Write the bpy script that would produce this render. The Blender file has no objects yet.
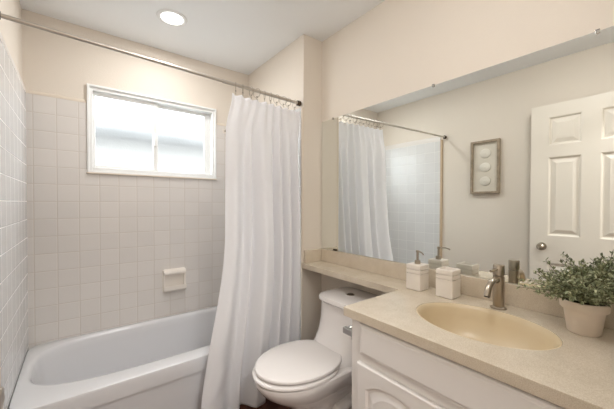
import bpy, bmesh, math, random
from mathutils import Vector, Matrix
random.seed(7)
PI = math.pi
sc = bpy.context.scene
COL = sc.collection

# ------------------------------------------------------------------ camera
CAM_H = 1.25
cam_d = bpy.data.cameras.new('camera')
cam = bpy.data.objects.new('camera', cam_d); COL.objects.link(cam)
F_PX = 296.448
cam_d.sensor_fit = 'HORIZONTAL'; cam_d.sensor_width = 36.0
cam_d.lens = F_PX * 36.0 / 614.0
cam_d.shift_x = 0.0
cam_d.shift_y = (207.574 - 204.5) / 614.0
cam_d.clip_start = 0.02
yaw, pitch, roll = math.radians(37.7717), math.radians(-0.7872), math.radians(0.1251)
Rm = Matrix.Rotation(-yaw, 4, 'Z') @ Matrix.Rotation(PI/2 + pitch, 4, 'X') @ Matrix.Rotation(roll, 4, 'Z')
cam.matrix_world = Matrix.Translation((0, 0, CAM_H)) @ Rm
sc.camera = cam

# ------------------------------------------------------------------ world, exposure
sc.view_settings.view_transform = 'Standard'
sc.view_settings.look = 'None'
sc.view_settings.gamma = 1.0
sc.view_settings.use_curve_mapping = False
sc.view_settings.exposure = 0.27
w = bpy.data.worlds.new('world'); sc.world = w; w.use_nodes = True
w.node_tree.nodes['Background'].inputs[0].default_value = (0.91, 0.955, 1.0, 1)
w.node_tree.nodes['Background'].inputs[1].default_value = 7.5
L_DOWN = 5.0       # watts of recessed light
L_FILL = 9.0       # radiance of the added dome light by the tub
L_FILL2 = 24.0      # the added dome light near the door
L_HALL_FILL = 26.0  # watts of the added hall fill lamp

def area_light(name, loc, size, power, col, rot=(0, 0, 0), shape='DISK', size_y=None):
    d = bpy.data.lights.new(name, 'AREA'); d.shape = shape; d.size = size
    if size_y: d.size_y = size_y
    d.energy = power; d.color = col
    o = bpy.data.objects.new(name, d); o.location = loc; o.rotation_euler = rot
    COL.objects.link(o); return o

# unseen fill lamp added behind the camera, in the hall beyond the doorway
area_light('hall_fill_light', (0.25, -0.75, 2.36), 0.45, L_HALL_FILL, (1.0, 1.0, 1.0))

# ------------------------------------------------------------------ dimensions
XL, XM, YB = -0.261, 1.4324, 2.521       # left wall, mirror wall, window wall
XS, YR = 1.263, 1.672                    # alcove stub wall
YF = 0.03                                # front wall (doorway) inner face
CEIL = 2.44
XLT, YBT = -0.246, 2.511                 # tile faces
YTL = 1.655                              # front end of left wall tile
TILE_TOP = 1.928
ZC = 0.83                                # counter top

# ------------------------------------------------------------------ materials
def newmat(name):
    m = bpy.data.materials.new(name); m.use_nodes = True
    nt = m.node_tree; return m, nt, nt.nodes['Principled BSDF']

def mat(name, col, rough=0.5, metal=0.0, bump=0.0, bscale=60.0, var=0.0, vscale=4.0, spec=0.5, coat=0.0, detail=3.0, aniso=0.0):
    m, nt, b = newmat(name)
    b.inputs['Base Color'].default_value = (*col, 1)
    b.inputs['Roughness'].default_value = rough
    b.inputs['Metallic'].default_value = metal
    b.inputs['Specular IOR Level'].default_value = spec
    b.inputs['Coat Weight'].default_value = coat
    tc = nt.nodes.new('ShaderNodeTexCoord')
    if var > 0:
        n = nt.nodes.new('ShaderNodeTexNoise'); n.inputs['Scale'].default_value = vscale; n.inputs['Detail'].default_value = detail
        nt.links.new(tc.outputs['Object'], n.inputs['Vector'])
        r = nt.nodes.new('ShaderNodeValToRGB')
        r.color_ramp.elements[0].position = 0.3; r.color_ramp.elements[1].position = 0.7
        r.color_ramp.elements[0].color = (*[c*(1-var) for c in col], 1)
        r.color_ramp.elements[1].color = (*[min(1, c*(1+var)) for c in col], 1)
        nt.links.new(n.outputs['Fac'], r.inputs['Fac']); nt.links.new(r.outputs['Color'], b.inputs['Base Color'])
    if bump > 0:
        n = nt.nodes.new('ShaderNodeTexNoise'); n.inputs['Scale'].default_value = bscale; n.inputs['Detail'].default_value = 3
        nt.links.new(tc.outputs['Object'], n.inputs['Vector'])
        bp = nt.nodes.new('ShaderNodeBump'); bp.inputs['Strength'].default_value = bump; bp.inputs['Distance'].default_value = 0.004
        nt.links.new(n.outputs['Fac'], bp.inputs['Height']); nt.links.new(bp.outputs['Normal'], b.inputs['Normal'])
    return m

def tile_mat(name, axis, p_h, p_v, s_h, s_v, col, grout, rough=0.22):
    """square glazed wall tiles; axis 0 = runs along x, 1 = runs along y"""
    m, nt, b = newmat(name)
    tc = nt.nodes.new('ShaderNodeTexCoord'); sp = nt.nodes.new('ShaderNodeSeparateXYZ')
    nt.links.new(tc.outputs['Object'], sp.inputs[0])
    def M(op, a, bb=None, c=None):
        n = nt.nodes.new('ShaderNodeMath'); n.operation = op
        for i, v in enumerate((a, bb, c)):
            if v is None: continue
            if isinstance(v, (int, float)): n.inputs[i].default_value = v
            else: nt.links.new(v, n.inputs[i])
        return n.outputs[0]
    def cell(o, p, s):
        q = M('DIVIDE', M('SUBTRACT', o, p), s)
        f = M('FRACT', q); e = M('MINIMUM', f, M('SUBTRACT', 1.0, f))
        return M('MULTIPLY', e, s), M('FLOOR', q)
    dh, ih = cell(sp.outputs[axis], p_h, s_h); dv, iv = cell(sp.outputs[2], p_v, s_v)
    d = M('MINIMUM', dh, dv)
    g = nt.nodes.new('ShaderNodeMapRange'); g.interpolation_type = 'SMOOTHSTEP'
    g.inputs['From Min'].default_value = 0.0009; g.inputs['From Max'].default_value = 0.0026
    nt.links.new(d, g.inputs['Value'])
    wn = nt.nodes.new('ShaderNodeTexWhiteNoise'); wn.noise_dimensions = '2D'
    cb = nt.nodes.new('ShaderNodeCombineXYZ'); nt.links.new(ih, cb.inputs[0]); nt.links.new(iv, cb.inputs[1])
    nt.links.new(cb.outputs[0], wn.inputs['Vector'])
    k = M('MULTIPLY_ADD', wn.outputs['Value'], 0.05, 0.955)
    hs = nt.nodes.new('ShaderNodeVectorMath'); hs.operation = 'SCALE'; hs.inputs[0].default_value = col
    nt.links.new(k, hs.inputs['Scale'])
    mx = nt.nodes.new('ShaderNodeMix'); mx.data_type = 'RGBA'
    mx.inputs[6].default_value = (*grout, 1)
    nt.links.new(g.outputs[0], mx.inputs[0]); nt.links.new(hs.outputs[0], mx.inputs[7])
    nt.links.new(mx.outputs[2], b.inputs['Base Color'])
    rr = M('MULTIPLY_ADD', g.outputs[0], rough - 0.8, 0.8); nt.links.new(rr, b.inputs['Roughness'])
    # pillow edge + per tile tilt + faint glaze waviness
    g2 = nt.nodes.new('ShaderNodeMapRange'); g2.interpolation_type = 'SMOOTHSTEP'
    g2.inputs['From Min'].default_value = 0.0; g2.inputs['From Max'].default_value = 0.005
    nt.links.new(d, g2.inputs['Value'])
    n = nt.nodes.new('ShaderNodeTexNoise'); n.inputs['Scale'].default_value = 14; nt.links.new(tc.outputs['Object'], n.inputs['Vector'])
    h = M('MULTIPLY_ADD', n.outputs['Fac'], 0.5, g2.outputs[0])
    bp = nt.nodes.new('ShaderNodeBump'); bp.inputs['Strength'].default_value = 0.5; bp.inputs['Distance'].default_value = 0.0016
    nt.links.new(h, bp.inputs['Height']); nt.links.new(bp.outputs['Normal'], b.inputs['Normal'])
    return m

def srgb(r, g, b):
    f = lambda c: (c/255/12.92) if c/255 <= 0.04045 else ((c/255+0.055)/1.055)**2.4
    return (f(r), f(g), f(b))

M_WALL = mat('wall_paint', srgb(229, 219, 206), 0.75, bump=0.25, bscale=160)
M_WALL_L = M_WALL
M_CEIL = mat('ceiling_paint', srgb(247, 248, 248), 0.85, bump=0.2, bscale=120)
TCOL = srgb(226, 220, 214); GCOL = srgb(213, 204, 194)
M_TILE_B = tile_mat('tile_back', 0, -0.216, 0.367, 0.113, 0.1115, TCOL, GCOL, 0.28)
M_TILE_S = tile_mat('tile_side', 1, 2.511, 0.367, 0.113, 0.1115, srgb(224, 223, 222), srgb(236, 235, 232), 0.2)  # more neutral than the back tiles: reflected daylight put into the colour
M_TRIM_T = mat('tile_trim', srgb(228, 216, 200), 0.3)
M_WHITE = mat('white_paint', srgb(245, 241, 238), 0.38, bump=0.06, bscale=30)
M_DOOR = mat('door_paint', srgb(236, 228, 216), 0.4, bump=0.05, bscale=40)
M_VINYL = mat('white_vinyl', srgb(240, 240, 238), 0.35)
M_TUB = mat('tub_enamel', srgb(220, 219, 220), 0.14, coat=0.4)
M_PORC = mat('porcelain', srgb(236, 231, 228), 0.10, coat=0.5)
M_SEAT = mat('seat_plastic', srgb(234, 229, 226), 0.2)
M_CERAM = mat('white_ceramic', srgb(240, 232, 222), 0.3)
M_SINK = mat('biscuit_sink', srgb(219, 200, 166), 0.3)
M_NICKEL = mat('brushed_nickel', srgb(176, 166, 152), 0.28, metal=1.0, bump=0.03, bscale=200)
M_STEEL = mat('satin_steel', srgb(206, 200, 192), 0.35, metal=1.0)
M_CHROME = mat('chrome', srgb(205, 203, 200), 0.08, metal=1.0)
M_DARKN = mat('dark_bronze', srgb(84, 74, 64), 0.3, metal=1.0)
M_BLACK = mat('black_hole', (0.01, 0.01, 0.01), 0.6)
M_POT = mat('pot_ceramic', srgb(234, 220, 204), 0.7, bump=0.15, bscale=60, var=0.03, vscale=20)
M_SOIL = mat('dark_moss', srgb(50, 46, 34), 0.9, bump=0.8, bscale=80)
M_FRAMEW = mat('weathered_wood', srgb(158, 142, 122), 0.65, var=0.18, vscale=30, bump=0.2, bscale=60)
M_MAT = mat('linen_mat', srgb(222, 214, 200), 0.85, bump=0.3, bscale=300)
M_DISC = mat('plaster_relief', srgb(232, 226, 214), 0.7)
M_STEM = mat('stem', srgb(92, 84, 60), 0.7)

# quartz counter: fine speckle
def quartz(name, c0, c1, c2):
    m, nt, b = newmat(name)
    tc = nt.nodes.new('ShaderNodeTexCoord')
    n = nt.nodes.new('ShaderNodeTexNoise'); n.inputs['Scale'].default_value = 420; n.inputs['Detail'].default_value = 2
    n2 = nt.nodes.new('ShaderNodeTexNoise'); n2.inputs['Scale'].default_value = 16; n2.inputs['Detail'].default_value = 4
    for q in (n, n2): nt.links.new(tc.outputs['Object'], q.inputs['Vector'])
    r = nt.nodes.new('ShaderNodeValToRGB'); e = r.color_ramp.elements
    e[0].position = 0.34; e[0].color = (*c0, 1); e[1].position = 0.66; e[1].color = (*c2, 1)
    e.new(0.5).color = (*c1, 1)
    nt.links.new(n.outputs['Fac'], r.inputs['Fac'])
    mx = nt.nodes.new('ShaderNodeMix'); mx.data_type = 'RGBA'; mx.blend_type = 'MULTIPLY'; mx.inputs[0].default_value = 0.5
    r2 = nt.nodes.new('ShaderNodeValToRGB'); r2.color_ramp.elements[0].color = (.86, .84, .80, 1); r2.color_ramp.elements[0].position = .35; r2.color_ramp.elements[1].position = .65
    nt.links.new(n2.outputs['Fac'], r2.inputs['Fac'])
    nt.links.new(r.outputs[0], mx.inputs[6]); nt.links.new(r2.outputs[0], mx.inputs[7])
    nt.links.new(mx.outputs[2], b.inputs['Base Color']); b.inputs['Roughness'].default_value = 0.2
    return m
M_QUARTZ = quartz('quartz', srgb(206, 191, 170), srgb(217, 204, 184), srgb(224, 213, 196))

# floor: dark red-brown wood-look planks
def floor_mat():
    m, nt, b = newmat('floor_planks')
    tc = nt.nodes.new('ShaderNodeTexCoord')
    mp = nt.nodes.new('ShaderNodeMapping'); nt.links.new(tc.outputs['Object'], mp.inputs[0])
    br = nt.nodes.new('ShaderNodeTexBrick'); br.inputs['Scale'].default_value = 1
    br.inputs['Brick Width'].default_value = 0.9; br.inputs['Row Height'].default_value = 0.11; br.inputs['Mortar Size'].default_value = 0.0015
    br.inputs['Color1'].default_value = (*srgb(104, 58, 38), 1); br.inputs['Color2'].default_value = (*srgb(84, 44, 30), 1)
    br.inputs['Mortar'].default_value = (*srgb(36, 22, 16), 1)
    nt.links.new(mp.outputs[0], br.inputs['Vector'])
    mp2 = nt.nodes.new('ShaderNodeMapping'); mp2.inputs['Scale'].default_value = (3, 40, 1); nt.links.new(tc.outputs['Object'], mp2.inputs[0])
    n = nt.nodes.new('ShaderNodeTexNoise'); n.inputs['Scale'].default_value = 2; n.inputs['Detail'].default_value = 6
    nt.links.new(mp2.outputs[0], n.inputs['Vector'])
    mx = nt.nodes.new('ShaderNodeMix'); mx.data_type = 'RGBA'; mx.blend_type = 'MULTIPLY'; mx.inputs[0].default_value = 0.6
    nt.links.new(br.outputs['Color'], mx.inputs[6]); nt.links.new(n.outputs['Color'], mx.inputs[7])
    nt.links.new(mx.outputs[2], b.inputs['Base Color']); b.inputs['Roughness'].default_value = 0.35
    return m
M_FLOOR = floor_mat()

def mirror_mat():
    m, nt, b = newmat('mirror_silver')
    b.inputs['Base Color'].default_value = (0.885, 0.915, 0.90, 1); b.inputs['Metallic'].default_value = 1; b.inputs['Roughness'].default_value = 0.0
    return m
M_MIRROR = mirror_mat()

def curtain_mat():
    m, nt, b = newmat('curtain_fabric')
    out = nt.nodes['Material Output']
    b.inputs['Base Color'].default_value = (*srgb(250, 249, 250), 1); b.inputs['Roughness'].default_value = 0.6
    b.inputs['Specular IOR Level'].default_value = 0.25
    tr = nt.nodes.new('ShaderNodeBsdfTranslucent'); tr.inputs[0].default_value = (*srgb(250, 249, 250), 1)
    mx = nt.nodes.new('ShaderNodeMixShader'); mx.inputs[0].default_value = 0.36
    nt.links.new(b.outputs[0], mx.inputs[1]); nt.links.new(tr.outputs[0], mx.inputs[2]); nt.links.new(mx.outputs[0], out.inputs[0])
    tc = nt.nodes.new('ShaderNodeTexCoord'); n = nt.nodes.new('ShaderNodeTexNoise'); n.inputs['Scale'].default_value = 22; n.inputs['Detail'].default_value = 4
    mp = nt.nodes.new('ShaderNodeMapping'); mp.inputs['Scale'].default_value = (1, 1, 0.5)
    nt.links.new(tc.outputs['Object'], mp.inputs[0]); nt.links.new(mp.outputs[0], n.inputs['Vector'])
    bp = nt.nodes.new('ShaderNodeBump'); bp.inputs['Strength'].default_value = 0.35; bp.inputs['Distance'].default_value = 0.006
    nt.links.new(n.outputs['Fac'], bp.inputs['Height']); nt.links.new(bp.outputs['Normal'], b.inputs['Normal']); nt.links.new(bp.outputs['Normal'], tr.inputs['Normal'])
    return m
M_CURT = curtain_mat()

def emis(name, col, strength):
    m, nt, b = newmat(name)
    b.inputs['Base Color'].default_value = (0.8, 0.8, 0.8, 1)
    b.inputs['Emission Color'].default_value = (*col, 1); b.inputs['Emission Strength'].default_value = strength
    return m
M_LENS = emis('lamp_lens', (1.0, 0.98, 0.95), 3.0)

def pane_mat():
    """obscure glass lit by daylight: glows evenly and scatters a rough view of what stands outside"""
    m, nt, b = newmat('frosted_pane')
    out = nt.nodes['Material Output']; nt.nodes.remove(b)
    tc = nt.nodes.new('ShaderNodeTexCoord')
    n = nt.nodes.new('ShaderNodeTexNoise'); n.inputs['Scale'].default_value = 90; n.inputs['Detail'].default_value = 2
    nt.links.new(tc.outputs['Object'], n.inputs['Vector'])
    bp = nt.nodes.new('ShaderNodeBump'); bp.inputs['Strength'].default_value = 0.6; bp.inputs['Distance'].default_value = 0.004
    nt.links.new(n.outputs['Fac'], bp.inputs['Height'])
    rf = nt.nodes.new('ShaderNodeBsdfRefraction'); rf.inputs['Roughness'].default_value = 0.4; rf.inputs['IOR'].default_value = 1.15
    nt.links.new(bp.outputs[0], rf.inputs['Normal'])
    tp = nt.nodes.new('ShaderNodeBsdfTransparent'); tp.inputs[0].default_value = (0.95, 0.98, 0.98, 1)
    ad = nt.nodes.new('ShaderNodeMixShader'); ad.inputs[0].default_value = 0.45
    nt.links.new(rf.outputs[0], ad.inputs[1]); nt.links.new(tp.outputs[0], ad.inputs[2]); nt.links.new(ad.outputs[0], out.inputs[0])
    return m
M_PANE = pane_mat()

def leaf_mat():
    m, nt, b = newmat('leaf')
    g = nt.nodes.new('ShaderNodeNewGeometry'); r = nt.nodes.new('ShaderNodeValToRGB'); e = r.color_ramp.elements
    e[0].position = 0; e[0].color = (*srgb(108, 114, 82), 1); e[1].position = 1; e[1].color = (*srgb(222, 222, 188), 1)
    e.new(0.45).color = (*srgb(150, 156, 120), 1); e.new(0.85).color = (*srgb(184, 188, 150), 1)
    nt.links.new(g.outputs['Random Per Island'], r.inputs['Fac']); nt.links.new(r.outputs[0], b.inputs['Base Color'])
    b.inputs['Roughness'].default_value = 0.6
    return m
M_LEAF = leaf_mat()

# ------------------------------------------------------------------ mesh helpers
def link(name, bm, m, parent=None, smooth=False, loc=None):
    me = bpy.data.meshes.new(name)
    bmesh.ops.recalc_face_normals(bm, faces=bm.faces)
    bm.to_mesh(me); bm.free()
    me.materials.append(m)
    if smooth:
        for p in me.polygons: p.use_smooth = True
        me.set_sharp_from_angle(angle=math.radians(38))
    o = bpy.data.objects.new(name, me); COL.objects.link(o)
    if parent: o.parent = parent; o.matrix_parent_inverse = Matrix.Translation(parent.location).inverted() if parent.rotation_euler.z == 0 else Matrix.Identity(4)
    if loc: o.location = loc
    return o
def tag(o, label, cat, group=None, kind=None):
    o['label'] = label; o['category'] = cat
    if group: o['group'] = group
    if kind: o['kind'] = kind
    return o
def thing(name, loc, label, cat, group=None, kind=None):
    o = bpy.data.objects.new(name, None); COL.objects.link(o); o.location = loc; o.empty_display_size = 0.1
    return tag(o, label, cat, group, kind)
def BM(): return bmesh.new()
def box(bm, x0, x1, y0, y1, z0, z1, bev=0.0, seg=2):
    r = bmesh.ops.create_cube(bm, size=1.0)
    vs = r['verts']
    for v in vs:
        v.co = Vector(((x0+x1)/2 + v.co.x*(x1-x0), (y0+y1)/2 + v.co.y*(y1-y0), (z0+z1)/2 + v.co.z*(z1-z0)))
    if bev > 0:
        es = list({e for v in vs for e in v.link_edges})
        bmesh.ops.bevel(bm, geom=es, offset=bev, segments=seg, affect='EDGES', profile=0.5)
    return bm
def tube(bm, pts, rad, seg=16, caps=True):
    """tube along a polyline; rad scalar or list"""
    pts = [Vector(p) for p in pts]; n = len(pts)
    rs = rad if isinstance(rad, (list, tuple)) else [rad]*n
    rings = []; up = None
    for i, p in enumerate(pts):
        t = (pts[min(i+1, n-1)] - pts[max(i-1, 0)]).normalized()
        if up is None:
            up = t.orthogonal().normalized()
        else:
            up = (up - t*up.dot(t)).normalized()
        s = t.cross(up)
        rings.append([bm.verts.new(p + (up*math.cos(2*PI*k/seg) + s*math.sin(2*PI*k/seg))*rs[i]) for k in range(seg)])
    for a, b in zip(rings, rings[1:]):
        for k in range(seg): bm.faces.new((a[k], a[(k+1) % seg], b[(k+1) % seg], b[k]))
    if caps: bm.faces.new(rings[0][::-1]); bm.faces.new(rings[-1])
    return bm
def lathe(bm, prof, c=(0, 0, 0), seg=32, axis='Z', sx=1.0, sy=1.0, cap=True):
    rings = []
    for r, h in prof:
        ring = []
        for k in range(seg):
            a = 2*PI*k/seg; p = Vector((r*math.cos(a)*sx, r*math.sin(a)*sy, h))
            if axis == 'X': p = Vector((p.z, p.x, p.y))
            if axis == 'Y': p = Vector((p.y, p.z, p.x))
            ring.append(bm.verts.new(p + Vector(c)))
        rings.append(ring)
    for a, b in zip(rings, rings[1:]):
        for k in range(seg): bm.faces.new((a[k], a[(k+1) % seg], b[(k+1) % seg], b[k]))
    if cap: bm.faces.new(rings[0][::-1]); bm.faces.new(rings[-1])
    return bm
def loft(bm, rings, cap0=True, cap1=True, closed=True):
    R = [[bm.verts.new(p) for p in r] for r in rings]; n = len(R[0])
    for a, b in zip(R, R[1:]):
        for k in range(n if closed else n-1):
            bm.faces.new((a[k], a[(k+1) % n], b[(k+1) % n], b[k]))
    if cap0: bm.faces.new(R[0][::-1])
    if cap1: bm.faces.new(R[-1])
    return R
def torus(bm, c, R, r, nrm='X', seg=24, s2=8, a0=0, a1=2*PI):
    full = abs(a1-a0-2*PI) < 1e-6; rings = []
    N = seg if full else seg+1
    for i in range(N):
        a = a0 + (a1-a0)*i/seg; ring = []
        for j in range(s2):
            b = 2*PI*j/s2; q = (R + r*math.cos(b)); u, v, ww = q*math.cos(a), q*math.sin(a), r*math.sin(b)
            p = {'X': (ww, u, v), 'Y': (u, ww, v), 'Z': (u, v, ww)}[nrm]
            ring.append(bm.verts.new(Vector(c)+Vector(p)))
        rings.append(ring)
    for i in range(N if full else N-1):
        a, b = rings[i], rings[(i+1) % N]
        for j in range(s2): bm.faces.new((a[j], a[(j+1) % s2], b[(j+1) % s2], b[j]))
    return bm
def prism(bm, poly, axis, a, b):
    """extrude a 2-D polygon along axis from a to b; axis 'Y': poly is (x,z); 'X': (y,z); 'Z': (x,y)"""
    f = {'Y': lambda p, t: (p[0], t, p[1]), 'X': lambda p, t: (t, p[0], p[1]), 'Z': lambda p, t: (p[0], p[1], t)}[axis]
    A = [bm.verts.new(f(p, a)) for p in poly]; B = [bm.verts.new(f(p, b)) for p in poly]; n = len(poly)
    for k in range(n): bm.faces.new((A[k], A[(k+1) % n], B[(k+1) % n], B[k]))
    bm.faces.new(A[::-1]); bm.faces.new(B); return bm
def struct(name, bm, m, label, cat, parent=None, smooth=False):
    o = link(name, bm, m, parent, smooth)
    if not parent: tag(o, label, cat, kind='structure')
    return o

# ------------------------------------------------------------------ room shell
T = 0.12
struct('floor', box(BM(), XL-T, XM+T, -1.8, YB+T, -0.1, 0), M_FLOOR, 'dark reddish brown wood plank floor under toilet and vanity', 'floor')
struct('ceiling', box(BM(), XL-T, XM+T, -1.8, YB+T, CEIL, CEIL+0.1), M_CEIL, 'smooth off-white ceiling holding the round recessed light', 'ceiling')
struct('wall_left', box(BM(), XL-T, XL, -1.8, YB+T, 0, CEIL), M_WALL_L, 'beige painted wall on the left, carrying the framed picture', 'wall')
struct('wall_right', box(BM(), XM, XM+T, -1.8, YB+T, 0, CEIL), M_WALL, 'beige painted wall behind the big mirror and vanity', 'wall')
# window wall with opening
WX0, WX1, WZ0, WZ1 = 0.066, 0.941, 1.470, 2.050
bm = BM()
box(bm, XL, WX0, YB, YB+T, 0, CEIL); box(bm, WX1, XM, YB, YB+T, 0, CEIL)
box(bm, WX0, WX1, YB, YB+T, 0, WZ0); box(bm, WX0, WX1, YB, YB+T, WZ1, CEIL)
struct('wall_back', bm, M_WALL, 'beige upper wall around the frosted window above the tub', 'wall')
struct('wall_alcove', box(BM(), XS, XM, YR, YB, 0, CEIL), M_WALL, 'beige wall stub between the bathtub end and the mirror wall', 'wall')
# front wall with the doorway the camera looks through
DX0, DX1, DH = -0.215, 0.57, 2.06
bm = BM()
box(bm, XL, DX0, YF-T, YF, 0, CEIL); box(bm, DX1, XM, YF-T, YF, 0, CEIL); box(bm, DX0, DX1, YF-T, YF, DH, CEIL)
struct('wall_front', bm, M_WALL, 'beige wall around the doorway facing the bathtub', 'wall')
struct('wall_hall', box(BM(), XL, XM, -1.92, -1.8, 0, CEIL), M_WALL, 'beige hallway wall seen through the doorway', 'wall')

# tile fields
bm = BM(); ty0 = YBT
box(bm, XL, WX0-0.012, YBT, YB, 0.33, TILE_TOP); box(bm, WX1+0.012, XS, YBT, YB, 0.33, TILE_TOP)
box(bm, WX0-0.012, WX1+0.012, YBT, YB, 0.33, WZ0-0.012)
struct('wall_tile_back', bm, M_TILE_B, 'off-white square tiles on the wall under the window', 'wall tile')
struct('wall_tile_left', box(BM(), XL, XLT, YTL, YBT, 0.0, TILE_TOP), M_TILE_S, 'off-white square tiles on the left wall at the tub end', 'wall tile')
struct('wall_tile_right', box(BM(), XS-0.012, XS, YR+0.012, YBT, 0.0, TILE_TOP), M_TILE_S, 'off-white square tiles behind the gathered curtain', 'wall tile')
# rounded trim along tile edges
def quarter(r, n=5): return [(r*math.sin(PI/2*k/n), r*math.cos(PI/2*k/n)) for k in range(n+1)]
bm = BM()
q = [(YB, TILE_TOP), (YBT-0.002, TILE_TOP)] + [(YB-(0.012*math.cos(a)), TILE_TOP+0.022*math.sin(a)) for a in [PI/2*k/6 for k in range(1, 7)]]
prism(bm, q, 'X', XL, WX0-0.012); prism(bm, q, 'X', WX1+0.012, XS)
struct('trim_1', bm, M_TRIM_T, 'rounded cream trim along the top of the back wall tiles', 'trim')
bm = BM()
q = [(XL, TILE_TOP), (XLT+0.001, TILE_TOP)] + [(XL+0.016*math.cos(a), TILE_TOP+0.055*math.sin(a)) for a in [PI/2*k/8 for k in range(1, 9)]]
prism(bm, q, 'Y', YTL, YB)
struct('trim_2', bm, mat('tile_trim_white', TCOL, 0.3), 'rounded white trim along the top of the left wall tiles', 'trim')
struct('trim_3', box(BM(), XL, XL+0.018, YTL-0.025, YTL, 0.0, TILE_TOP+0.01, 0.004), mat('shaded_edge', srgb(196, 172, 144), 0.5), 'narrow trim with shade in its tan colour down the front edge of the left wall tiles', 'trim')  # tan darker than the wall paint: shade of the wall return painted in
struct('trim_4', box(BM(), XS-0.014, XS+0.002, YR-0.003, YR+0.012, 0.0, TILE_TOP, 0.003), M_TRIM_T, 'narrow trim down the edge of the curtained wall stub', 'trim')
# baseboards (left wall between door and tub, wall stub, behind toilet)
struct('baseboard_left', box(BM(), XL, XL+0.012, YF, YTL-0.035, 0, 0.085, 0.003), M_WHITE, 'white baseboard along the left wall', 'baseboard')
struct('baseboard_right', box(BM(), XM-0.012, XM, 0.85, YR, 0, 0.085, 0.003), M_WHITE, 'white baseboard behind the toilet', 'baseboard')
struct('baseboard_alcove', box(BM(), XS, XM-0.013, YR-0.012, YR, 0, 0.085, 0.003), M_WHITE, 'white baseboard on the wall stub beside the toilet', 'baseboard')

# ------------------------------------------------------------------ window
win = thing('window_1', (0.5, YB, WZ0), 'white vinyl sliding window with two frosted panes', 'window', kind='structure')
def rect_frame(bm, x0, x1, z0, z1, y0, y1, wl, wr, wb, wt, bev=0.003):
    box(bm, x0, x0+wl, y0, y1, z0, z1, bev); box(bm, x1-wr, x1, y0, y1, z0, z1, bev)
    box(bm, x0+wl-0.002, x1-wr+0.002, y0+.0005, y1-.0005, z0, z0+wb, bev); box(bm, x0+wl-0.002, x1-wr+0.002, y0+.0005, y1-.0005, z1-wt, z1, bev)
bm = BM(); rect_frame(bm, 0.055, 0.951, 1.459, 2.060, YBT-0.010, YB+0.02, 0.014, 0.014, 0.012, 0.014)
link('casing', bm, M_VINYL, win)
bm = BM(); rect_frame(bm, WX0, WX1, WZ0, WZ1, YB-0.005, YB+0.09, 0.022, 0.022, 0.026, 0.026)
link('window_frame', bm, M_VINYL, win)
sl = BM(); rect_frame(sl, 0.086, 0.500, 1.494, 2.026, YB+0.022, YB+0.045, 0.018, 0.034, 0.022, 0.026); s1 = link('sash', sl, M_VINYL, win)
sr = BM(); rect_frame(sr, 0.470, 0.921, 1.494, 2.026, YB+0.052, YB+0.075, 0.030, 0.050, 0.022, 0.026); s2 = link('sash', sr, M_VINYL, win)
link('pane', box(BM(), 0.100, 0.470, YB+0.032, YB+0.036, 1.51, 2.005), M_PANE, s1)
link('pane', box(BM(), 0.495, 0.876, YB+0.062, YB+0.066, 1.51, 2.005), M_PANE, s2)
lb = BM(); box(lb, 0.474, 0.490, YB+0.012, YB+0.023, 1.69, 1.79, 0.003); box(lb, 0.470, 0.480, YB+0.000, YB+0.016, 1.725, 1.757, 0.003)
link('latch', lb, M_VINYL, win)
struct('window_sill', box(BM(), 0.05, 0.956, YBT-0.014, YBT+0.002, 1.450, 1.461, 0.003), M_TRIM_T, '', '', parent=win)
# neighbouring house wall and hedge outside the window (seen blurred through the frosted glass)
nb = thing('neighbouring_house', (1.0, 9.0, 0), 'neighbouring house outside, blurred behind the frosted window', 'house', kind='structure')
link('house_wall', box(BM(), -5, 9, 9.0, 9.3, -.1, 2.92), mat('stucco_outside', srgb(132, 130, 127), 0.9, bump=0.3), nb)
bm = BM(); prism(bm, [(8.6, 2.89), (8.6, 3.02), (11.0, 4.15), (11.0, 4.0), (9.0, 2.89)], 'X', -5.3, 9.3); link('roof', bm, mat('shingles_outside', srgb(78, 78, 77), 0.9, bump=0.5), nb)
tag(link('ground', box(BM(), -6, 8, YB+T+0.02, 12, -0.4, -0.1), mat('ground_outside', srgb(140, 140, 138), 0.95, bump=0.3)), 'pale ground outside the window', 'ground', kind='structure')

# ------------------------------------------------------------------ ceiling light
lt = thing('recessed_light', (0.49, 2.05, CEIL), 'round white recessed light glowing in the ceiling over the tub', 'ceiling light')
bm = BM(); lathe(bm, [(0.066, -0.001), (0.068, -0.006), (0.078, -0.009), (0.088, -0.006), (0.091, -0.0005)], (0.49, 2.05, CEIL), 40, cap=False)
link('trim_ring', bm, M_VINYL, lt, True)
bm = BM(); lathe(bm, [(0.0665, -0.002), (0.0665, -0.004), (0.03, -0.006)], (0.49, 2.05, CEIL), 40); link('lens', bm, M_LENS, lt, True)
area_light('recessed_light_glow', (0.49, 2.05, CEIL-0.012), 0.12, L_DOWN, (1.0, 0.99, 0.98))

# two unseen dome lights added on the ceiling to brighten the room
for (DLX, DLY, lab, str_) in ((0.48, 1.38, 'added round dome light on the ceiling in front of the bathtub', L_FILL), (0.56, 0.40, 'added round dome light on the ceiling between the door and the sink', L_FILL2)):
    vl = thing('fill_dome_light', (DLX, DLY, CEIL), lab, 'ceiling light')
    bm = BM(); lathe(bm, [(0.165, -0.0005), (0.165, -0.018), (0.155, -0.022)], (DLX, DLY, CEIL), 40); link('base', bm, M_NICKEL, vl, True)
    bm = BM(); lathe(bm, [(0.150, -0.022), (0.148, -0.035), (0.125, -0.060), (0.08, -0.078), (0.03, -0.085), (0.002, -0.086)], (DLX, DLY, CEIL), 40)
    link('shade', bm, emis('fill_shade', (1.0, 0.995, 0.99), str_), vl, True)

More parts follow.
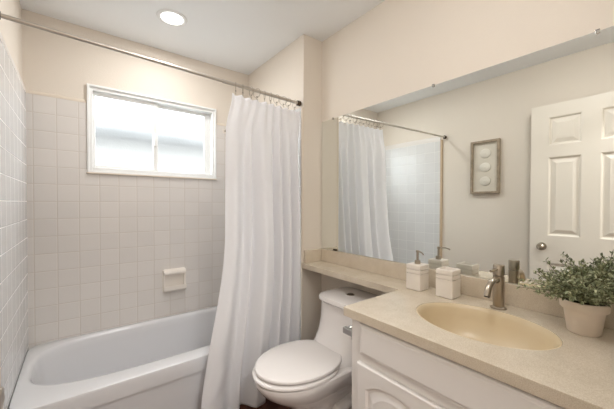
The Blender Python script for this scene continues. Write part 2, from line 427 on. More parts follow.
# ------------------------------------------------------------------ bathtub
TX0, TX1, TY0, TY1, TZ = XLT+0.002, XS-0.014, 1.722, YBT-0.002, 0.362
tub = thing('bathtub', (0.5, 2.1, 0), 'white alcove bathtub with panelled apron below the window', 'bathtub')
NT = 96
def sect(x0, x1, y0, y1, z, nx=2.0, ny=2.0, n=NT, left_r=None):
    """superellipse ring"""
    cx, cy, a, b = (x0+x1)/2, (y0+y1)/2, (x1-x0)/2, (y1-y0)/2; out = []
    for k in range(n):
        t = 2*PI*k/n; c, s = math.cos(t), math.sin(t)
        out.append(Vector((cx + a*math.copysign(abs(c)**(2/nx), c), cy + b*math.copysign(abs(s)**(2/ny), s), z)))
    return out
IX0, IX1, IY0, IY1 = -0.207, 1.14, 1.838, 2.462
def rect_ring(x0, x1, y0, y1, z, r=0.012):
    # rectangle sampled by angle so that rings pair up with the superellipse
    cx, cy, a, b = (x0+x1)/2, (y0+y1)/2, (x1-x0)/2, (y1-y0)/2; out = []
    for k in range(NT):
        t = 2*PI*k/NT; c, s = math.cos(t), math.sin(t)
        out.append(Vector((cx + a*math.copysign(abs(c)**(2/14), c), cy + b*math.copysign(abs(s)**(2/14), s), z)))
    return out
rings = [rect_ring(TX0+.001, TX1-.001, TY0+.012, TY1, TZ-0.086), rect_ring(TX0, TX1, TY0, TY1, TZ-0.085), rect_ring(TX0, TX1, TY0, TY1, TZ-0.083), rect_ring(TX0, TX1, TY0, TY1, TZ-0.012),
         rect_ring(TX0+.002, TX1-.002, TY0+.004, TY1-.002, TZ-0.003), rect_ring(TX0+.006, TX1-.006, TY0+.012, TY1-.006, TZ)]
E_ = 3.4
for dx, dz in ((-0.014, 0.0), (-0.004, -0.002), (0.004, -0.008), (0.010, -0.02)):
    rings.append(sect(IX0+dx, IX1-dx, IY0+dx, IY1-dx, TZ+dz, E_, E_))
for t in [i/8 for i in range(1, 9)]:
    z = TZ-0.02-0.30*t
    rings.append(sect(IX0+0.010+0.075*t, IX1-0.010-0.06*t, IY0+0.010+0.045*t, IY1-0.01-0.045*t, z, E_, E_))
rings.append(sect(IX0+0.14, IX1-0.12, IY0+0.10, IY1-0.10, TZ-0.335, 3, 3))
rings.append(sect(IX0+0.5, IX1-0.35, IY0+0.22, IY1-0.22, TZ-0.34, 3, 3))
bm = BM(); loft(bm, rings, cap0=False, cap1=True)
link('basin', bm, M_TUB, tub, True)
bm = BM(); box(bm, TX0, TX1, TY0+0.010, TY0+0.03, 0.0, 0.282, 0.001)
link('apron', bm, M_TUB, tub)
bm = BM(); lathe(bm, [(0.001, 0.004), (0.03, 0.004), (0.034, 0.0)], (0.93, 2.15, TZ-0.34), 24, cap=False); link('drain', bm, M_CHROME, tub, True)
bm = BM(); lathe(bm, [(0.034, 0.0), (0.032, -0.01), (0.004, -0.013)], (IX1-0.022, 2.15, 0.29), 24, axis='X'); link('overflow_plate', bm, M_CHROME, tub, True)

# soap dish on the tiles
sd = thing('soap_dish', (0.605, YBT, 0.56), 'white ceramic soap dish on the tiled wall above the tub', 'soap dish')
bm = BM(); box(bm, 0.520, 0.690, YBT-0.012, YBT, 0.556, 0.728, 0.005)
link('back_plate', bm, M_CERAM, sd)
bm = BM(); prism(bm, [(YBT, 0.695), (YBT-0.045, 0.690), (YBT-0.052, 0.700), (YBT-0.050, 0.716), (YBT-0.035, 0.728), (YBT, 0.732)], 'X', 0.524, 0.686)
bmesh.ops.bevel(bm, geom=bm.edges[:], offset=0.004, segments=2, affect='EDGES'); link('hood', bm, M_CERAM, sd)
bm = BM(); prism(bm, [(YBT, 0.560), (YBT-0.040, 0.560), (YBT-0.058, 0.575), (YBT-0.060, 0.605), (YBT-0.050, 0.605), (YBT-0.046, 0.583), (YBT, 0.578)], 'X', 0.524, 0.686)
bmesh.ops.bevel(bm, geom=bm.edges[:], offset=0.003, segments=2, affect='EDGES'); link('tray', bm, M_CERAM, sd)
for xx in (0.524, 0.674):
    bm = BM(); prism(bm, [(YBT, 0.565), (YBT-0.042, 0.570), (YBT-0.036, 0.630), (YBT-0.040, 0.715), (YBT, 0.722)], 'X', xx, xx+0.012)
    bmesh.ops.bevel(bm, geom=bm.edges[:], offset=0.002, segments=2, affect='EDGES'); link('side', bm, M_CERAM, sd)

# ------------------------------------------------------------------ curtain rod, rings, curtain
RA, RB = Vector((XLT, 1.600, 1.957)), Vector((XS-0.012, 1.700, 1.957))
def rod_at(x):
    t = (x-RA.x)/(RB.x-RA.x); return RA.lerp(RB, t)
rod = thing('curtain_rod', (0.5, 1.665, 1.955), 'brushed nickel shower curtain rod running across the tub alcove', 'curtain rod')
d = (RB-RA).normalized()
bm = BM(); tube(bm, [RA+d*0.004, RA.lerp(RB, .62)], 0.0088, 20); link('rod_tube', bm, M_STEEL, rod, True)
bm = BM(); tube(bm, [RA.lerp(RB, .61), RB-d*0.004], 0.0105, 20); link('rod_tube', bm, M_STEEL, rod, True)
bm = BM(); tube(bm, [RA, RA+d*0.018, RA+d*0.022], [0.018, 0.018, 0.014], 20); link('end_cap', bm, M_DARKN, rod, True)
bm = BM(); tube(bm, [RB, RB-d*0.022, RB-d*0.026], [0.018, 0.018, 0.014], 20); link('end_cap', bm, M_DARKN, rod, True)

NR = 10
ringx = [0.755 + (1.205-0.755)*i/(NR-1) + random.uniform(-.008, .008) for i in range(NR)]
ordn = ['leftmost', 'second from the left', 'third from the left', 'fourth from the left', 'fifth from the left', 'fifth from the right', 'fourth from the right', 'third from the right', 'second from the right', 'rightmost']
ring_me = None
for i, x in enumerate(ringx):
    p = rod_at(x)
    if i == 0:
        bm = BM(); torus(bm, (0, 0, -0.014), 0.0285, 0.0017, 'X', 24, 8)
        tube(bm, [(0, 0.0, -0.0425), (0, 0.002, -0.050), (0, -0.003, -0.058), (0, -0.008, -0.053)], 0.0017, 8)
        lathe(bm, [(0.0015, -0.004), (0.005, -0.002), (0.005, 0.002), (0.0015, 0.004)], (0, 0, -0.036), 10)
        o = link('curtain_ring', bm, M_NICKEL, None, True); ring0 = o
    else:
        o = ring0.copy(); COL.objects.link(o)
    o.location = (p.x, p.y, p.z); o.rotation_euler = (0, 0, random.uniform(-.5, .5))
    tag(o, 'nickel curtain hook on the shower rod, %s of ten' % ordn[i], 'curtain ring', 'curtain hooks on the shower rod')

def sm(a, b, t):
    t = max(0, min(1, (t-a)/(b-a))); return t*t*(3-2*t)
FOLDS = [(0.00, 0.1), (0.11, .75), (0.25, -.6), (0.31, .30), (0.36, -.9), (0.47, .75), (0.55, .55), (0.62, -.8), (0.68, .55), (0.74, -.9), (0.82, .5), (0.88, -.7), (0.95, .6), (1.0, -.3)]
def fold(s):
    """smooth depth profile through the fold crests and valleys, +1 towards the room"""
    for (a, va), (b, vb) in zip(FOLDS, FOLDS[1:]):
        if s <= b:
            t = (s-a)/(b-a); t = .5-.5*math.cos(PI*t); return va+(vb-va)*t
    return FOLDS[-1][1]
def curtain_pt(s, zf):
    """s 0..1 across cloth, zf 0 top .. 1 bottom"""
    x0 = 0.728 - 0.035*sm(0, .12, zf) - 0.05*zf - 0.140*sm(0.45, 1.0, zf); x1 = 1.2475 - 0.02*zf - 0.02*sm(.6, 1, zf)
    s2 = s + 0.018*math.sin(2.2*zf+5*s)*math.sin(PI*s)
    yc = rod_at(x0+(x1-x0)*s).y + 0.004 - 0.070*sm(0.05, 1.0, zf)
    amp = 0.026 + 0.024*sm(0.0, .5, zf)
    f1 = fold(min(max(s2, 0), 1)); f2 = math.cos(2*PI*(NR-1)*s)
    top = 1-sm(0.0, .16, zf)
    y = yc - amp*(f1*(1-.75*top) + .32*top*f2)
    x = x0 + (x1-x0)*s + 0.004*math.sin(7*zf+6*s)*zf
    y += 0.0025*math.sin(30*s+5*zf)*sm(.1, .5, zf)
    cr = sm(.72, .92, zf)*math.exp(-((s-0.16)/0.18)**2)
    y += cr*0.005*math.sin(52*zf + 16*s + 2*math.sin(9*s))
    yb = min(y, 1.712 if zf > .7 else 9)
    return x, yb
bm = BM(); NS, NZ = 260, 110; ZT, ZB = 1.903, 0.03
grid = []
for j in range(NZ+1):
    zf = j/NZ; row = []
    for i in range(NS+1):
        s = i/NS; x, y = curtain_pt(s, zf)
        u = (s*(NR-1)) % 1.0
        sag = 0.007*math.sin(PI*u)*(1-sm(0, .06, zf))
        z = ZT - sag - (ZT-ZB)*zf
        if zf == 1: z += 0.006*math.sin(20*s)
        row.append(bm.verts.new((x, y, z)))
    grid.append(row)
for j in range(NZ):
    for i in range(NS): bm.faces.new((grid[j][i], grid[j][i+1], grid[j+1][i+1], grid[j+1][i]))
o = link('shower_curtain', bm, M_CURT, None, True)
md = o.modifiers.new('thick', 'SOLIDIFY'); md.thickness = 0.0012
tag(o, 'white fabric shower curtain gathered at the right end of the tub', 'shower curtain')

# small wall hook by the curtain
hk = thing('wall_hook', (1.01, YBT, 1.83), 'small white hook on the back wall beside the curtain top', 'hook')
bm = BM(); box(bm, 1.008, 1.040, YBT-0.006, YBT, 1.862, 1.896, 0.002); link('hook_plate', bm, M_CERAM, hk)
bm = BM(); tube(bm, [(1.024, YBT-0.006, 1.884), (1.024, YBT-0.03, 1.876), (1.024, YBT-0.042, 1.888)], 0.006, 8); link('hook_arm', bm, M_NICKEL, hk, True)

# ------------------------------------------------------------------ toilet
TYC = 1.222
toi = thing('toilet', (1.05, TYC, 0), 'white one-piece toilet with closed lid between curtain and vanity', 'toilet')
NG = 64
def egg(xf, xb, xm, hw, z, nf=2.0, nb=2.6, yc=TYC, n=NG):
    out = []
    for k in range(n):
        t = 2*PI*k/n; c, s = math.cos(t), math.sin(t)
        if c < 0: e = nf; a = xm-xf
        else: e = nb; a = xb-xm
        out.append(Vector((xm + a*math.copysign(abs(c)**(2/e), c), yc + hw*math.copysign(abs(s)**(2/e), s), z)))
    return out
bm = BM()
rings = [egg(.86, 1.38, 1.05, .105, 0.0, 2.4, 4), egg(.862, 1.375, 1.05, .103, 0.02, 2.4, 4), egg(.885, 1.36, 1.05, .090, 0.06, 2.3, 4), egg(.885, 1.36, 1.05, .088, 0.14, 2.2, 4),
         egg(.86, 1.37, 1.03, .096, 0.20, 2.1, 4), egg(.80, 1.38, .98, .118, 0.255, 2.1, 3.5), egg(.740, 1.39, .93, .150, 0.300, 2.05, 4), egg(.690, 1.41, .91, .174, 0.338, 2.0, 4.5),
         egg(.664, 1.415, .90, .183, 0.372, 2.0, 5), egg(.657, 1.42, .90, .188, 0.392, 2.0, 5.5), egg(.659, 1.42, .90, .187, 0.404, 2.0, 5.5), egg(.670, 1.41, .90, .180, 0.410, 2.0, 5.5)]
loft(bm, rings)
# tank swooping up from the deck
tz = [(.400, .960, .180, 2.6), (.413, .990, .176, 2.8), (.430, 1.040, .171, 3.0), (.455, 1.080, .168, 3.4), (.50, 1.116, .166, 3.8), (.56, 1.140, .165, 4.2), (.62, 1.152, .166, 4.6), (.664, 1.154, .168, 4.6), (.668, 1.157, .165, 4.6)]
loft(bm, [egg(xf, 1.425, 1.28, hw, z, e, 6) for z, xf, hw, e in tz])
link('toilet_body', bm, M_PORC, toi, True)
# trapway relief on both sides
bm = BM()
for s in (-1, 1):
    pts = [(1.30, TYC+s*.088, 0.03), (1.25, TYC+s*.092, .12), (1.17, TYC+s*.096, .19), (1.08, TYC+s*.097, .17), (1.03, TYC+s*.092, .09), (1.0, TYC+s*.086, .03)]
    tube(bm, pts, [.03, .036, .04, .04, .036, .03], 12)
link('trapway', bm, M_PORC, toi, True)
bm = BM()
loft(bm, [egg(1.142, 1.428, 1.28, .176, .672, 4.2, 6), egg(1.136, 1.43, 1.28, .180, .677, 4.2, 6), egg(1.136, 1.43, 1.28, .180, .692, 4.2, 6), egg(1.142, 1.426, 1.28, .175, .700, 4.2, 6), egg(1.162, 1.415, 1.28, .158, .7045, 4, 6), egg(1.22, 1.37, 1.29, .08, .706, 3, 4)])
link('tank_lid', bm, M_PORC, toi, True)
bm = BM(); lathe(bm, [(.024, .0), (.024, .003), (.021, .005)], (1.285, TYC+.01, .7055), 28); b_ = link('flush_button', bm, M_CHROME, toi, True)
bm = BM(); lathe(bm, [(.0185, .0), (.0185, .0015)], (1.285, TYC+.01, .7105), 28); link('button_inset', bm, M_DARKN, b_, True)
def slab(xf, xb, xm, hw, z0, z1, nb, r=.006):
    bm = BM()
    loft(bm, [egg(xf+r, xb-r, xm, hw-r, z0, 2, nb), egg(xf, xb, xm, hw, z0+r*.6, 2, nb), egg(xf, xb, xm, hw, z1-r, 2, nb), egg(xf+r*.4, xb-r*.4, xm, hw-r*.4, z1-r*.4, 2, nb), egg(xf+r*1.6, xb-r*1.6, xm, hw-r*1.6, z1, 2, nb),
              egg(xf+.05, xb-.05, xm, hw-.05, z1+.0035, 2, nb), egg(xf+.15, xb-.12, xm, hw-.12, z1+.006, 2, nb)])
    return bm
link('seat', slab(.650, 1.100, .89, .191, .4135, .430, 2.4), M_SEAT, toi, True)
link('seat_lid', slab(.662, 1.125, .90, .186, .4370, .4550, 2.3), M_SEAT, toi, True)
for s in (-1, 1):
    bm = BM(); tube(bm, [(1.092, TYC+s*.05, .430), (1.092, TYC+s*.095, .430)], .011, 12); link('hinge', bm, M_SEAT, toi, True)

# ------------------------------------------------------------------ vanity cabinet
CX, CYL = 0.885, 0.838
van = thing('vanity_cabinet', (1.15, 0.43, 0), 'white painted vanity cabinet with arched door panels under the sink', 'cabinet')
bm = BM(); box(bm, CX, XM, CYL-0.016, CYL, 0.0, 0.7945, 0.001); box(bm, CX, XM, YF+.001, YF+0.017, 0.0, 0.7945, 0.001)
box(bm, XM-0.01, XM, YF+0.017, CYL-0.016, 0.1, 0.79); box(bm, CX+.02, XM-0.01, YF+0.017, CYL-0.016, 0.1, 0.115); box(bm, CX+0.06, CX+0.075, YF+.017, CYL-.016, 0, 0.1)
link('carcass', bm, M_WHITE, van)
bm = BM(); y0, y1 = YF+0.002, CYL+0.001
box(bm, CX-0.001, CX+0.018, y1-0.055, y1, 0.0, 0.794, .0015); box(bm, CX-0.001, CX+0.018, y0, y0+0.075, 0.0, 0.794, .0015)
box(bm, CX-0.0005, CX+0.0175, y0+.03, y1-.03, 0.76, 0.794); box(bm, CX-0.0005, CX+0.0175, y0+.03, y1-.03, 0.615, 0.655); box(bm, CX-.0005, CX+.0175, y0+.03, y1-.03, .09, .12)
link('face_frame', bm, M_WHITE, van)
# false drawer front: slab with a moulded edge
DY0, DY1 = 0.105, 0.785
def moulded(bm, y0, y1, z0, z1, x, th, lip=0.016):
    """slab whose edge steps back"""
    r = [[(x+th, y0, z0), (x+th, y1, z0), (x+th, y1, z1), (x+th, y0, z1)]]
    for d_, xx in ((0, x+.006), (.003, x+.002), (lip*.5, x+.0015), (lip*.8, x-.002), (lip, x-.0025)):
        r.append([(xx, y0+d_, z0+d_), (xx, y1-d_, z0+d_), (xx, y1-d_, z1-d_), (xx, y0+d_, z1-d_)])
    loft(bm, [[Vector(p) for p in q_] for q_ in r])
bm = BM(); moulded(bm, DY0, DY1, 0.662, 0.784, CX-.018, .0165)
link('drawer_front', bm, M_WHITE, van)
def cab_door(y0, y1, z0, z1):
    """frame-and-panel door with a cathedral arch on top; y1 is the side nearer the toilet"""
    x = CX-.018; th = .0165; st = .045; N = 28
    iy0, iy1, iz0 = y0+st, y1-st, z0+st; zs, za = .536, .580
    def arch(off):
        pts = [(iy0+off, iz0+off), (iy1-off, iz0+off)]
        for k in range(N+1):
            t = k/N; yy = (iy1-off) + (iy0+off-iy1+off)*t
            sh = 1-abs(2*t-1)**2.4
            pts.append((yy, zs - off + (za-zs)*sh))
        return pts
    root = None
    bm = BM()
    # outer ring matched to the arch outline
    def outer(off):
        pts = [(y0+off, z0+off), (y1-off, z0+off)]
        for k in range(N+1):
            t = k/N; pts.append((y1-off+(y0+off-y1+off)*t, z1-off))
        return pts
    R = [[Vector((x+th, *p)) for p in outer(0)], [Vector((x+.003, *p)) for p in outer(0)], [Vector((x, *p)) for p in outer(.004)],
         [Vector((x, *p)) for p in arch(0)], [Vector((x+.003, *p)) for p in arch(.002)], [Vector((x+.008, *p)) for p in arch(.006)], [Vector((x+th, *p)) for p in arch(.0065)]]
    loft(bm, R, cap0=False, cap1=False)
    root = link('door', bm, M_WHITE, van)
    bm = BM()
    R = [[Vector((x+th-.001, *p)) for p in arch(.004)], [Vector((x+.009, *p)) for p in arch(.006)], [Vector((x+.009, *p)) for p in arch(.012)], [Vector((x+.002, *p)) for p in arch(.034)], [Vector((x+.0015, *p)) for p in arch(.036)]]
    loft(bm, R)
    link('raised_panel', bm, M_WHITE, root)
    return root
mid = (DY0+DY1)/2
for a, b, ky in ((.447, .797, 0), (.093, .443, 0)):
    r_ = cab_door(a, b, 0.108, 0.626)
link('toe_kick', box(BM(), CX+.055, CX+.06, YF+.018, CYL-.017, 0.0, 0.1), M_WHITE, van)

# paper holder on the cabinet side
ph = thing('toilet_paper_holder', (0.93, CYL, 0.73), 'chrome toilet paper holder on the vanity side beside the toilet', 'paper holder')
bm = BM(); box(bm, 0.886, 0.936, CYL, CYL+.007, .690, .735, .003); link('mount_plate', bm, M_CHROME, ph)
bm = BM(); box(bm, 0.890, 0.912, CYL+.006, CYL+.062, .698, .725, .003); link('post', bm, M_CHROME, ph)
bm = BM(); box(bm, 0.905, 1.06, CYL+.046, CYL+.0615, .703, .720, .003); link('arm', bm, M_CHROME, ph)

# ------------------------------------------------------------------ countertop (one slab, banjo ledge over the toilet)
SX, SY, SA, SB = 1.134, 0.455, 0.171, 0.226      # sink ellipse centre and semi-axes along x, y
cu = bpy.data.curves.new('ct', 'CURVE'); cu.dimensions = '2D'; cu.fill_mode = 'BOTH'
cu.extrude = 0.016; cu.bevel_depth = 0.0015; cu.bevel_resolution = 1
def spl(pts):
    s_ = cu.splines.new('POLY'); s_.points.add(len(pts)-1)
    for p, q_ in zip(s_.points, pts): p.co = (q_[0], q_[1], 0, 1)
    s_.use_cyclic_u = True
e = .003
spl([(0.853+e, YF+.001+e), (XM-e, YF+.001+e), (XM-e, YR-.001-e), (1.243+e, YR-.001-e), (1.243+e, 0.862+e)] + [(0.853+.006-.003*math.sin(a)+0, 0.862-.006+.003*math.cos(a)) for a in [PI/2*k/4 for k in range(5)]])
spl([(SX+(SA+.0026)*math.cos(2*PI*k/96), SY+(SB+.0026)*math.sin(2*PI*k/96)) for k in range(96)])
co = bpy.data.objects.new('ct', cu); COL.objects.link(co)
dg = bpy.context.evaluated_depsgraph_get(); me = bpy.data.meshes.new_from_object(co.evaluated_get(dg))
bpy.data.objects.remove(co)
for v in me.vertices: v.co.z += ZC-0.0175
me.shade_flat() if hasattr(me, 'shade_flat') else None
me.materials.clear(); me.materials.append(M_QUARTZ)
ct = thing('countertop', (1.1, 0.5, ZC), 'beige speckled stone countertop with a narrow ledge over the toilet', 'countertop')
o = bpy.data.objects.new('slab', me); COL.objects.link(o); o.parent = ct; o.matrix_parent_inverse = Matrix.Translation(ct.location).inverted()
BSX = XM-0.02
o = link('backsplash', box(BM(), BSX, XM, YF+.002, YR-.001, ZC, 0.9185, .002), M_QUARTZ)
tag(o, 'long low beige stone backsplash under the mirror', 'backsplash')
o = link('side_splash', box(BM(), 1.268, BSX, YR-.020, YR-.001, ZC, 0.9185, .002), M_QUARTZ)
tag(o, 'short beige stone end splash on the wall stub at the end of the ledge', 'backsplash')
# sink bowl
sk = thing('sink', (SX, SY, ZC-0.14), 'oval biscuit coloured sink set into the beige countertop', 'sink')
def ell(a, b, z, n=80): return [Vector((SX+a*math.cos(2*PI*k/n), SY+b*math.sin(2*PI*k/n), z)) for k in range(n)]
bm = BM()
pr_ = [(.0006, -.0024), (-.003, -.0014), (-.010, -.006), (-.016, -.018), (-.022, -.045), (-.032, -.075), (-.050, -.102), (-.075, -.122), (-.105, -.133), (-.140, -.138), (-.150, -.139)]
loft(bm, [ell(SA+o_, SB+o_, ZC+z_) for o_, z_ in pr_], cap0=False, cap1=False)
# outer skin gives the bowl thickness
loft(bm, [ell(SA+o_+(.0 if i < 2 else .008), SB+o_+(.0 if i < 2 else .008), ZC+z_-(.0 if i < 1 else .010)) for i, (o_, z_) in enumerate(pr_)], cap0=False, cap1=False)
link('bowl', bm, M_SINK, sk, True)
bm = BM(); lathe(bm, [(.021, -.138), (.026, -.1365), (.024, -.135), (.014, -.1355), (.012, -.139)], (SX, SY, ZC), 28); link('drain', bm, M_NICKEL, sk, True)

# ------------------------------------------------------------------ mirror
mr = thing('mirror', (XM, 0.86, 0.92), 'large frameless wall mirror above the vanity and ledge', 'mirror')
link('mirror_glass', box(BM(), XM-0.006, XM-0.0005, 0.06, YR-0.006, 0.920, 1.849, .0012, 1), M_MIRROR, mr)
for yy, zz in ((0.202, 1.849), (0.800, 1.849), (1.545, 1.849)):
    bm = BM(); box(bm, XM-.011, XM-.0065, yy-.006, yy+.006, zz-.009, zz+.004, .001); box(bm, XM-.011, XM-.0005, yy-.006, yy+.006, zz+.0005, zz+.005, .001)
    link('mirror_clip', bm, M_CHROME, mr)
bm = BM(); box(bm, XM-.011, XM-.0065, 1.50, 1.535, .9195, .932, .001); link('mirror_clip', bm, M_DARKN, mr)

# ------------------------------------------------------------------ faucet
FX, FY = 1.342, 0.468
fa = thing('faucet', (FX, FY, ZC), 'brushed nickel single-lever faucet behind the oval sink', 'faucet')
bm = BM(); lathe(bm, [(.029, 0), (.029, .004), (.026, .007), (.0205, .009)], (FX, FY, ZC), 32); link('base_ring', bm, M_NICKEL, fa, True)
bm = BM(); lathe(bm, [(.0205, .005), (.0205, .131), (.0195, .132)], (FX, FY, ZC), 32); link('body', bm, M_NICKEL, fa, True)
bm = BM(); lathe(bm, [(.0195, .1335), (.0208, .135), (.0208, .172), (.019, .175), (.004, .176)], (FX, FY, ZC), 32); hd = link('handle', bm, M_NICKEL, fa, True)
bm = BM(); tube(bm, [(FX-.018, FY, ZC+.158), (FX-.070, FY+.004, ZC+.157)], .0052, 12); link('lever', bm, M_NICKEL, hd, True)
bm = BM()
pts = [(FX-.012, FY, ZC+.110)] + [(FX-.055-.050*math.sin(a)*1.0+.0, FY, ZC+.117-.052*(1-math.cos(a))) for a in [0, .25, .5, .75, 1.0, 1.2]] + [(FX-.122, FY, ZC+.058)]
pts = [(FX-.010, FY, ZC+.112), (FX-.035, FY, ZC+.118), (FX-.060, FY, ZC+.118), (FX-.080, FY, ZC+.112), (FX-.096, FY, ZC+.100), (FX-.106, FY, ZC+.085), (FX-.114, FY, ZC+.068)]
tube(bm, pts, .0115, 20); link('spout', bm, M_NICKEL, fa, True)
bm = BM(); tube(bm, [(FX-.1135, FY, ZC+.0690), (FX-.1150, FY, ZC+.0660)], .0095, 16); link('aerator', bm, M_BLACK, fa, True)

# ------------------------------------------------------------------ counter accessories
def ribbed_box(bm, cx, cy, h, hollow=False):
    a = .0385; z = ZC
    prof = [(-.004, 0), (0, .003), (0, h-.045), (-.005, h-.0445), (-.005, h-.0415), (0, h-.041), (0, h-.025), (-.005, h-.0245), (-.005, h-.0215), (0, h-.021), (0, h-.003), (-.003, h)]
    if hollow: prof += [(-.008, h), (-.009, h-.003), (-.009, h-.06)]
    def ring(o_, zz):
        b = a+o_; r = .003; out = []
        for (sx, sy, a0) in ((1, 1, 0), (-1, 1, 90), (-1, -1, 180), (1, -1, 270)):
            for k in range(4):
                t = math.radians(a0+30*k); out.append(Vector((cx+sx*(b-r)+r*math.cos(t), cy+sy*(b-r)+r*math.sin(t), z+zz)))
        return out
    loft(bm, [ring(o_, zz) for o_, zz in prof])
D1 = (1.327, 0.820); D2 = (1.330, 0.668)
sp_ = thing('soap_dispenser', (*D1, ZC), 'square white ceramic soap dispenser with nickel pump on the counter', 'soap dispenser')
bm = BM(); ribbed_box(bm, *D1, .124); link('bottle', bm, M_CERAM, sp_, True)
bm = BM(); lathe(bm, [(.014, .124), (.014, .140), (.012, .142), (.0055, .143), (.0055, .178), (.0075, .180), (.0075, .190), (.006, .191)], (*D1, ZC), 20); pm = link('pump', bm, M_NICKEL, sp_, True)
bm = BM(); tube(bm, [(D1[0], D1[1], ZC+.186), (D1[0]-.018, D1[1]-.030, ZC+.186), (D1[0]-.026, D1[1]-.044, ZC+.181), (D1[0]-.028, D1[1]-.048, ZC+.176)], .0036, 10); link('nozzle', bm, M_NICKEL, pm, True)
hb = thing('toothbrush_holder', (*D2, ZC), 'square white ceramic tumbler nearer the faucet, beside the soap dispenser', 'toothbrush holder')
bm = BM(); ribbed_box(bm, *D2, .126, True); link('cup', bm, M_CERAM, hb, True)

# potted plant
PX, PY = 1.312, 0.208
pot = thing('potted_plant', (PX, PY, ZC), 'bushy grey-green plant in a round beige pot on the counter', 'potted plant')
bm = BM(); PR = [(.043, 0), (.046, .003), (.056, .075), (.058, .080), (.064, .081), (.0665, .084), (.068, .108), (.067, .111), (.062, .111), (.060, .100), (.058, .095)]
PR = [(r*.925, h*.95) for r, h in PR]
lathe(bm, PR, (PX, PY, ZC), 48); link('pot', bm, M_POT, pot, True)
bm = BM(); lathe(bm, [(.0548, .094), (.045, .099), (.02, .104), (.002, .105)], (PX, PY, ZC), 24); link('soil', bm, M_SOIL, pot, True)
stems = BM(); leaves = BM()
def leaf(bm, p, d_, up, L, W):
    s_ = d_.cross(up).normalized(); n_ = s_.cross(d_).normalized()
    P = [p, p+d_*L*.35+s_*W+n_*L*.05, p+d_*L*.75+s_*W*.75+n_*L*.06, p+d_*L, p+d_*L*.75-s_*W*.75+n_*L*.06, p+d_*L*.35-s_*W+n_*L*.05]
    M_ = p+d_*L*.5-n_*L*.05
    v = [bm.verts.new(q_) for q_ in P]; c = bm.verts.new(M_)
    for k in range(6): bm.faces.new((v[k], v[(k+1) % 6], c))
LIMX = BSX-0.004
for i in range(112):
    th = random.uniform(0, 2*PI); tilt = (random.random()**.6)*math.radians(88)
    L = random.uniform(.075, .125) * (1.25 if math.cos(th) < .3 else 1.0)
    st0 = Vector((PX+random.uniform(-.03, .03), PY+random.uniform(-.03, .03), ZC+.100))
    dir0 = Vector((math.cos(th)*math.sin(tilt), math.sin(th)*math.sin(tilt), math.cos(tilt)*.50+.18)).normalized()
    if tilt > 1.0: dir0 = (dir0 + Vector((0, 0, .10))).normalized()
    pts = [st0]; d_ = dir0.copy()
    for k in range(9):
        d_ = (d_ + Vector((random.uniform(-.16, .16), random.uniform(-.16, .16), random.uniform(-.16, .11)))).normalized()
        q_ = pts[-1] + d_*L/8
        if q_.x > LIMX-.008: q_.x = LIMX-.008; d_.x = -abs(d_.x)*.3
        if q_.z < ZC+.118 and (Vector((q_.x-PX, q_.y-PY)).length > .045): q_.z = ZC+.118
        pts.append(q_)
    tube(stems, pts, [.0011]*6+[.0008]*4, 4)
    for k in range(2, 10):
        for m_ in range(4):
            a_ = random.uniform(0, 2*PI); t_ = (pts[k]-pts[k-1]).normalized(); o1 = t_.orthogonal().normalized(); o2 = t_.cross(o1)
            dd = (t_*random.uniform(.35, .95) + o1*math.cos(a_) + o2*math.sin(a_)).normalized()
            p0 = pts[k].lerp(pts[k-1], random.random()); ll = random.uniform(.011, .019)
            tip = p0+dd*ll
            if tip.x > LIMX or tip.z < ZC+.108: continue
            leaf(leaves, p0, dd, Vector((random.uniform(-.5, .5), random.uniform(-.5, .5), 1)), ll, random.uniform(.0024, .0040))
link('stems', stems, M_STEM, pot); lf = link('foliage', leaves, M_LEAF, pot); lf['kind'] = 'stuff'

# ------------------------------------------------------------------ picture on the left wall (seen in the mirror)
pc = thing('framed_picture', (XL, 1.218, 1.6), 'grey-brown framed relief of three round shells on the left wall', 'picture')
py0, py1, pz0, pz1 = 1.080, 1.336, 1.348, 1.858
bm = BM(); fw = .022; fx0, fx1 = XL+.0005, XL+.034
box(bm, fx0, fx1, py0, py0+fw, pz0, pz1, .002); box(bm, fx0, fx1, py1-fw, py1, pz0, pz1, .002)
box(bm, fx0, fx1-.0005, py0+fw-.001, py1-fw+.001, pz0, pz0+fw, .002); box(bm, fx0, fx1-.0005, py0+fw-.001, py1-fw+.001, pz1-fw, pz1, .002)
link('frame', bm, M_FRAMEW, pc)
link('mat_board', box(BM(), XL+.0005, XL+.010, py0+fw-.002, py1-fw+.002, pz0+fw-.002, pz1-fw+.002), M_MAT, pc)
for zz in (1.735, 1.602, 1.470):
    bm = BM(); lathe(bm, [(.050, 0), (.049, .005), (.042, .009), (.030, .010), (.022, .0125), (.012, .011), (.004, .015), (.001, .015)], (XL+.010, 1.208, zz), 28, axis='X', sy=.92)
    link('shell_disc', bm, M_DISC, pc, True)

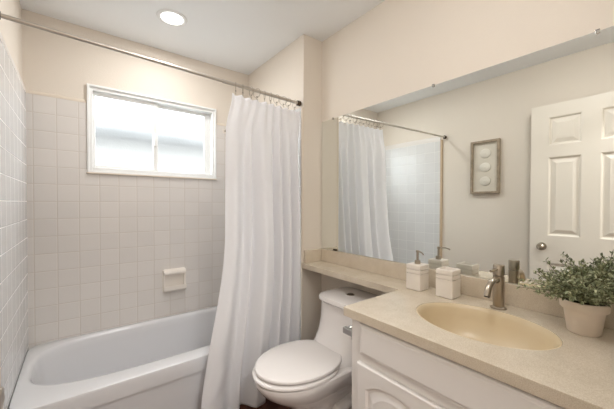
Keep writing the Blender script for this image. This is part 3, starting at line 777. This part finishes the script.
# ------------------------------------------------------------------ room door, opened against the left wall (seen in the mirror)
dr = thing('door_1', (-0.18, 0.06, 0), 'white six-panel door swung open along the left wall', 'door', kind='structure')
dy0, dy1, dx0, dx1, dz0, dz1 = 0.065, 0.822, -0.200, -0.165, 0.012, 2.052
cols = [(0.705, 0.505), (0.400, 0.185)]; rows = [(1.948, 1.722), (1.627, 0.995), (0.777, 0.25)]
bm = BM()
ys = [dy1, .705, .505, .400, .185, dy0]; zs_ = [dz1, 1.948, 1.722, 1.627, .995, .777, .25, dz0]
for i in range(5):
    for j in range(7):
        if i in (1, 3) and j in (1, 3, 5): continue
        box(bm, dx0, dx1, ys[i+1], ys[i], zs_[j+1], zs_[j])
bmesh.ops.remove_doubles(bm, verts=bm.verts, dist=.0001)
link('door_leaf', bm, M_DOOR, dr)
for (ya, yb) in cols:
    for (za, zb) in rows:
        bm = BM()
        def rr_(o_, xx): return [Vector((xx, yb+o_, zb+o_)), Vector((xx, ya-o_, zb+o_)), Vector((xx, ya-o_, za-o_)), Vector((xx, yb+o_, za-o_))]
        loft(bm, [rr_(0, dx0+.004), rr_(0, dx1-.001), rr_(.006, dx1-.004), rr_(.012, dx1-.013), rr_(.022, dx1-.013), rr_(.048, dx1-.004), rr_(.05, dx1-.0035)])
        link('door_panel', bm, M_DOOR, dr)
bm = BM(); lathe(bm, [(.032, 0), (.031, .005), (.013, .009), (.011, .024), (.020, .030), (.026, .041), (.026, .050), (.019, .058), (.002, .061)], (dx1, .740, .903), 28, axis='X')
link('door_knob', bm, M_NICKEL, dr, True)
link('latch_plate', box(BM(), -.194, -.171, dy1-.001, dy1+.0015, .875, .937), M_NICKEL, dr)
bm = BM()
for zz in (.25, 1.05, 1.82): tube(bm, [(-.158, .062, zz-.045), (-.158, .062, zz+.045)], .006, 10)
link('hinge', bm, M_NICKEL, dr, True)
# door jamb lining of the opening
bm = BM(); box(bm, DX0-.001, DX0+.012, YF-T-.004, YF+.004, 0, DH, .001); box(bm, DX1-.012, DX1+.001, YF-T-.004, YF+.004, 0, DH, .001); box(bm, DX0+.012, DX1-.012, YF-T-.004, YF+.004, DH-.012, DH+.001, .001)
struct('trim_5', bm, M_WHITE, 'white door jamb lining the doorway', 'door frame')
